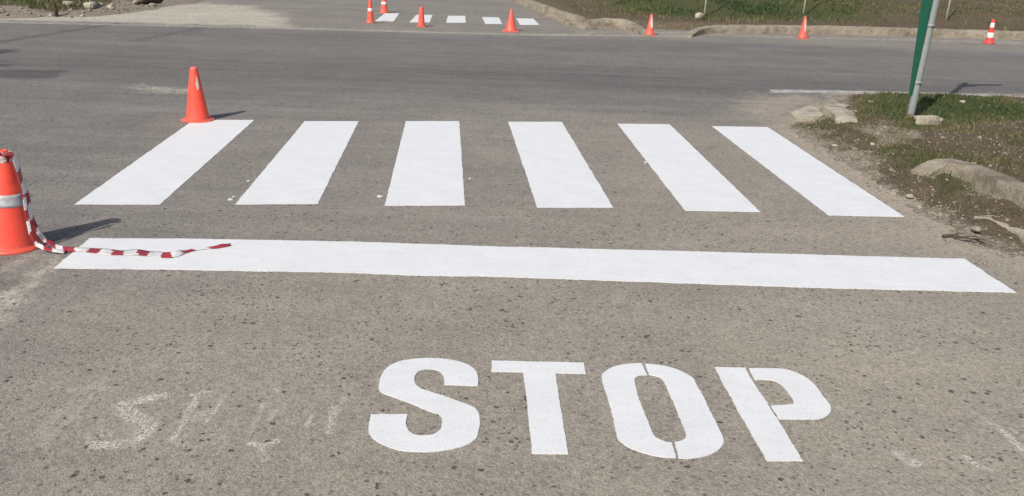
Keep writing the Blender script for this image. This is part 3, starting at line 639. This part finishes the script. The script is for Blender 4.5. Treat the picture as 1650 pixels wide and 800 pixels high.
kerb('concrete_slab', 'pale worn concrete slab jutting from the verge corner on to the road', [(*G(x, y, .07)[:2], .0) for x, y in ((1277, 180), (1300, 180), (1325, 173), (1345, 166))], .30, .07, 'concrete slab', hs=[.045, .06, .06, .07], sink=.2, seed=6, wob=.016, mat=M['rubble'])
kerb('concrete_slab', 'pale broken concrete edge half buried in gravel by the road', [(*G(x, y, .07)[:2], .0) for x, y in ((1580, 340), (1612, 350), (1645, 366), (1690, 390))], .10, .04, 'concrete slab', hs=[.03, .05, .055, .05], sink=.2, seed=7, wob=.02, mat=M['rubble'])
def rock(name, label, p, size, seed, mat=None, cat='stone', group=None, boxy=False, rot=0.):
    bm = bmesh.new()
    if boxy:
        bmesh.ops.create_cube(bm, size=2); bmesh.ops.bevel(bm, geom=bm.edges[:], offset=.25, segments=2, affect='EDGES'); bmesh.ops.subdivide_edges(bm, edges=bm.edges[:], cuts=2, use_grid_fill=True)
    else: bmesh.ops.create_icosphere(bm, subdivisions=3, radius=1)
    for v in bm.verts:
        d = v.co.normalized(); v.co += d * (mnoise.noise(v.co * 1.3 + Vector((seed, 0, 0))) * .35 + mnoise.noise(v.co * 4 + Vector((seed, 5, 0))) * .10)
        v.co = Vector((v.co.x * size[0], v.co.y * size[1], v.co.z * size[2]))
    o = obj(name, bm, mat or M['rubble'], smooth=True); o.location = (p[0], p[1], p[2] + size[2] * .45); o.rotation_euler = (0, 0, rot)
    return tag(o, label, cat, group)
def VP(x, y):
    p = G(x, y, .09)
    for _ in range(6): p = G(x, y, float(z_verge(np.array([p[0]]), np.array([p[1]]))[0]))
    return p
rock('concrete_block', 'pale broken concrete block in the grass at the foot of the sign pole', VP(1494, 200), (.115, .06, .05), 3, boxy=True, cat='concrete block', rot=-.25)
SG = 'pale stones on the verge'
for i, (x, y, s, lab) in enumerate([(1403, 166, .035, 'small pale stone in the grass between the kerb end and the sign pole'), (1551, 166, .045, 'pale stone in the grass behind the sign pole, near its shadow'),
                                    (1406, 234, .03, 'pale stone among the gravel below the kerb end'), (1345, 236, .028, 'pale stone in the dirt near the rightmost near crossing stripe'), (1465, 318, .035, 'pale stone in the gravel strip by the near end of the rightmost stripe'),
                                    (1572, 371, .035, 'pale stone on the road edge above the twig')]):
    rock('stone', lab, VP(x, y), (s * .85, s * .7, s * .42), 20 + i, group=SG, rot=i)
def BL(x, y): return hit(x, y, z_bankl)
RG = 'concrete rubble on the far left bank'
for i, (x, y, sx, sy, sz, lab) in enumerate([(111, 8, .14, .10, .06, 'small pale rubble lump on the far left bank, leftmost of the rubble'), (148, 13, .17, .14, .10, 'biggest pale rubble lump on the far left bank below the thin stake'),
                                             (159, 11, .13, .1, .07, 'flat rubble lump touching the biggest one on its right'), (179, 15, .1, .09, .08, 'small round rubble lump right of the biggest one'), (218, 7, .09, .08, .07, 'pale stone at the end of the dark log on the far left bank'),
                                             (246, 9.5, .10, .07, .05, 'pale stone below the right end of the dark log'), (133, 27, .05, .05, .04, 'small white stone at the foot of the far left bank'), (82, 26, .05, .05, .04, 'small stone beside the dark stump on the far left bank')]):
    rock('rubble', lab, BL(x, y), (sx * .68, sy * .68, sz * .7), 40 + i, group=RG, cat='rubble', boxy=i < 3, rot=i * 1.3)
rock('stone', 'small pale stone at the foot of the leftmost stake on the far right bank', hit(1127, 29, z_bankr), (.10, .08, .07), 60, rot=.4)

# ------------------------------------------------------------------ stakes, twig, log
def tube(bm, pts, rad_, n=8, cap=True):
    pts = [Vector(p) for p in pts]; rows = []
    for i, p in enumerate(pts):
        d = (pts[min(i + 1, len(pts) - 1)] - pts[max(i - 1, 0)]).normalized(); a = d.cross(Vector((.13, .2, .97)) if abs(d.z) < .9 else Vector((1, 0, 0))).normalized(); b = d.cross(a)
        r = rad_[i] if isinstance(rad_, (list, tuple)) else rad_
        rows.append([bm.verts.new(p + (a * math.cos(k * 2 * math.pi / n) + b * math.sin(k * 2 * math.pi / n)) * r) for k in range(n)])
    for A, B in zip(rows[:-1], rows[1:]):
        for k in range(n): bm.faces.new((A[k], A[(k + 1) % n], B[(k + 1) % n], B[k]))
    if cap: bm.faces.new(list(reversed(rows[0]))); bm.faces.new(rows[-1])
STK = 'thin stakes on the far banks'
for (x, y, lx, fn, lab) in ((1134, 27, .05, z_bankr, 'thin pale stake on the green part of the far right bank'), (1294, 24, .04, z_bankr, 'thin pale stake rising behind the orange cone with a thin streak'),
                            (1524, 33, .03, z_bankr, 'thin pale stake on the brown far bank just right of the sign pole'), (147, 9, .02, z_bankl, 'thin pale stake among the rubble on the far left bank')):
    p = hit(x, y, fn); bm = bmesh.new()
    tube(bm, [(0, 0, -.15), (lx * .3, 0, .3), (lx * .8, .01, .75), (lx, .02, 1.25)], [.019, .018, .017, .016], 6)
    o = obj('stake', bm, M['wood']); o.location = p; tag(o, lab, 'stake', STK)
p = BL(90, 27); bm = bmesh.new(); tube(bm, [(0, 0, -.1), (.01, 0, .1), (-.01, .01, .2), (.0, .02, .25)], [.045, .035, .03, .015], 8); o = obj('stump', bm, M['stump']); o.location = p; tag(o, 'short dark brown stump in the pale dirt of the far left bank', 'stump')
a, b = BL(220, 8), BL(262, 3); bm = bmesh.new(); d = b - a; tube(bm, [(0, 0, .02), tuple(d * .4 + [0, 0, .04]), tuple(d * .8 + [0, 0, .03]), tuple(d + [0, 0, .03])], [.035, .05, .04, .02], 10)
o = obj('log', bm, M['stump']); o.location = a; tag(o, 'dark log lying on top of the far left bank', 'log')
tw = [G(x, y, z) for x, y, z in ((1519, 381, .012), (1533, 379, .018), (1548, 382, .03), (1570, 386, .03), (1600, 397, .02))]; lo = tw[0].copy(); lo[2] = 0
bm = bmesh.new(); tube(bm, [q - lo for q in tw], [.010, .009, .007, .005, .002], 7)
for i, (x, y, z) in ((1, (1560, 378.5, .05)), (2, (1585, 384, .045)), (3, (1592, 390, .05)), (1, (1540, 386, .008))):
    e = G(x, y, z); m = (tw[i] + e) / 2 + [0, 0, .008]; tube(bm, [tw[i] - lo, m - lo, e - lo], [.005, .004, .0015], 6)
o = obj('twig', bm, M['bark']); o.location = lo; tag(o, 'dark forked twig lying on the road edge right of the crossing', 'twig')

# ------------------------------------------------------------------ street sign on the verge
def sign_post(name, label, base, height, blades_, panel=None):
    t = thing(name, label, 'street sign', base)
    bm = bmesh.new(); tube(bm, [(0, 0, -.3), (0, 0, 0), (0, 0, height * .5), (0, 0, height)], .034, 20); obj('pole', bm, M['steel'], t)
    bm = bmesh.new(); tube(bm, [(0, 0, -.05), (0, 0, .0), (.0, 0, .045)], [.045, .040, .0355], 16); obj('collar', bm, M['rust'], t)
    for z, dirv, L, hh, bracket in blades_:
        d = Vector(dirv).normalized(); nrm = Vector((-d.y, d.x, 0)); bm = bmesh.new(); th = .012
        prof = [(-.04, 0), (L - .02, 0), (L, .02), (L, hh - .02), (L - .02, hh), (-.04, hh)]
        A = [bm.verts.new(d * a + nrm * (.040 - th / 2) + Vector((0, 0, z + b))) for a, b in prof]; B = [bm.verts.new(d * a + nrm * (.040 + th / 2) + Vector((0, 0, z + b))) for a, b in prof]
        bm.faces.new(A); bm.faces.new(B)
        for i in range(6): bm.faces.new((A[i], A[(i + 1) % 6], B[(i + 1) % 6], B[i]))
        obj('name_blade', bm, M['green'], t, smooth=False)
        if bracket:
            bm = bmesh.new(); prof = [(.034, -.16), (.28, -.005), (.034, -.005)]
            A = [bm.verts.new(d * a + nrm * .02 + Vector((0, 0, z + b))) for a, b in prof]; B = [bm.verts.new(d * a + nrm * .03 + Vector((0, 0, z + b))) for a, b in prof]
            bm.faces.new(A); bm.faces.new(B)
            for i in range(3): bm.faces.new((A[i], A[(i + 1) % 3], B[(i + 1) % 3], B[i]))
            obj('bracket', bm, M['steel'], t, smooth=False)
    if panel:
        nx, ny, prof, th = panel; d = Vector((nx, ny, 0)).normalized(); nrm = Vector((-d.y, d.x, 0)); bm = bmesh.new()
        A = [bm.verts.new(d * a + nrm * .036 + Vector((0, 0, b))) for a, b in prof]; B = [bm.verts.new(d * a + nrm * (.036 + th) + Vector((0, 0, b))) for a, b in prof]
        bm.faces.new(A); bm.faces.new(B); k = len(prof)
        for i in range(k): bm.faces.new((A[i], A[(i + 1) % k], B[(i + 1) % k], B[i]))
        obj('side_panel', bm, M['green'], t, smooth=False)
        for zc_ in (.34, .86):
            bm = bmesh.new(); lathe(bm, [(.0335, zc_ - .014), (.038, zc_ - .013), (.038, zc_ + .013), (.0335, zc_ + .014)], 20)
            tube(bm, [(-.0, -.03, zc_), (-.0, -.052, zc_)], .008, 8); obj('clamp', bm, M['steel'], t)
    return t
b = VP(1466, 191)
e0, e1 = G(1530, 137), G(1600, 137); dv = e1 - e0
vd = np.array([b[0], b[1]]); vd /= np.hypot(*vd)
left = (-vd[1] * 1.0, vd[0] * 1.0)      # to the viewer's left
sign_post('street_sign', 'leaning grey steel sign pole with green side panel on the grass verge', b, 3.15, [(2.85, (dv[0], dv[1], 0), .60, .12, True)],
          (left[0] * .8 + vd[0] * .6, left[1] * .8 + vd[1] * .6, [(.0, .22), (.030, .24), (.052, .45), (.078, .75), (.105, 1.05), (.115, 1.22), (.0, 1.22)], .016)).rotation_euler = (0, math.radians(2.2), 0)

# ------------------------------------------------------------------ light
AZ, EL = math.radians(31), math.radians(41.5)     # shadows fall towards azimuth AZ
ld = Vector((math.sin(AZ) * math.cos(EL), math.cos(AZ) * math.cos(EL), -math.sin(EL)))
sun = bpy.data.lights.new('sun', 'SUN'); sun.energy = 3.8; sun.angle = math.radians(.55); sun.color = (1, .955, .89)
so = bpy.data.objects.new('sun', sun); COL.objects.link(so); so.rotation_euler = ld.to_track_quat('-Z', 'Y').to_euler(); so.location = (-6, -8, 9)
w = bpy.data.worlds.new('World'); SC.world = w; w.use_nodes = True; nt = w.node_tree
sky = nt.nodes.new('ShaderNodeTexSky'); sky.sky_type = 'NISHITA'; sky.sun_disc = False; sky.sun_elevation = EL; sky.sun_rotation = AZ + math.pi; sky.dust_density = 2.2; sky.air_density = 1.0
bg = nt.nodes['Background']; bg.inputs[1].default_value = .11; nt.links.new(sky.outputs[0], bg.inputs[0])

# ------------------------------------------------------------------ camera
cam = bpy.data.cameras.new('camera'); co = bpy.data.objects.new('camera', cam); COL.objects.link(co)
cam.sensor_fit = 'HORIZONTAL'; cam.sensor_width = 36; cam.lens = 36 * F / W; cam.clip_end = 1500; cam.clip_start = .05
rx = _c * R_ - _s * D_; up = -(_s * R_ + _c * D_); bk = -F_
co.matrix_world = Matrix(((rx[0], up[0], bk[0], 0), (rx[1], up[1], bk[1], 0), (rx[2], up[2], bk[2], HC), (0, 0, 0, 1)))
SC.camera = co
SC.view_settings.view_transform = 'Standard'; SC.view_settings.look = 'None'; SC.view_settings.gamma = 1; SC.view_settings.exposure = 0.0
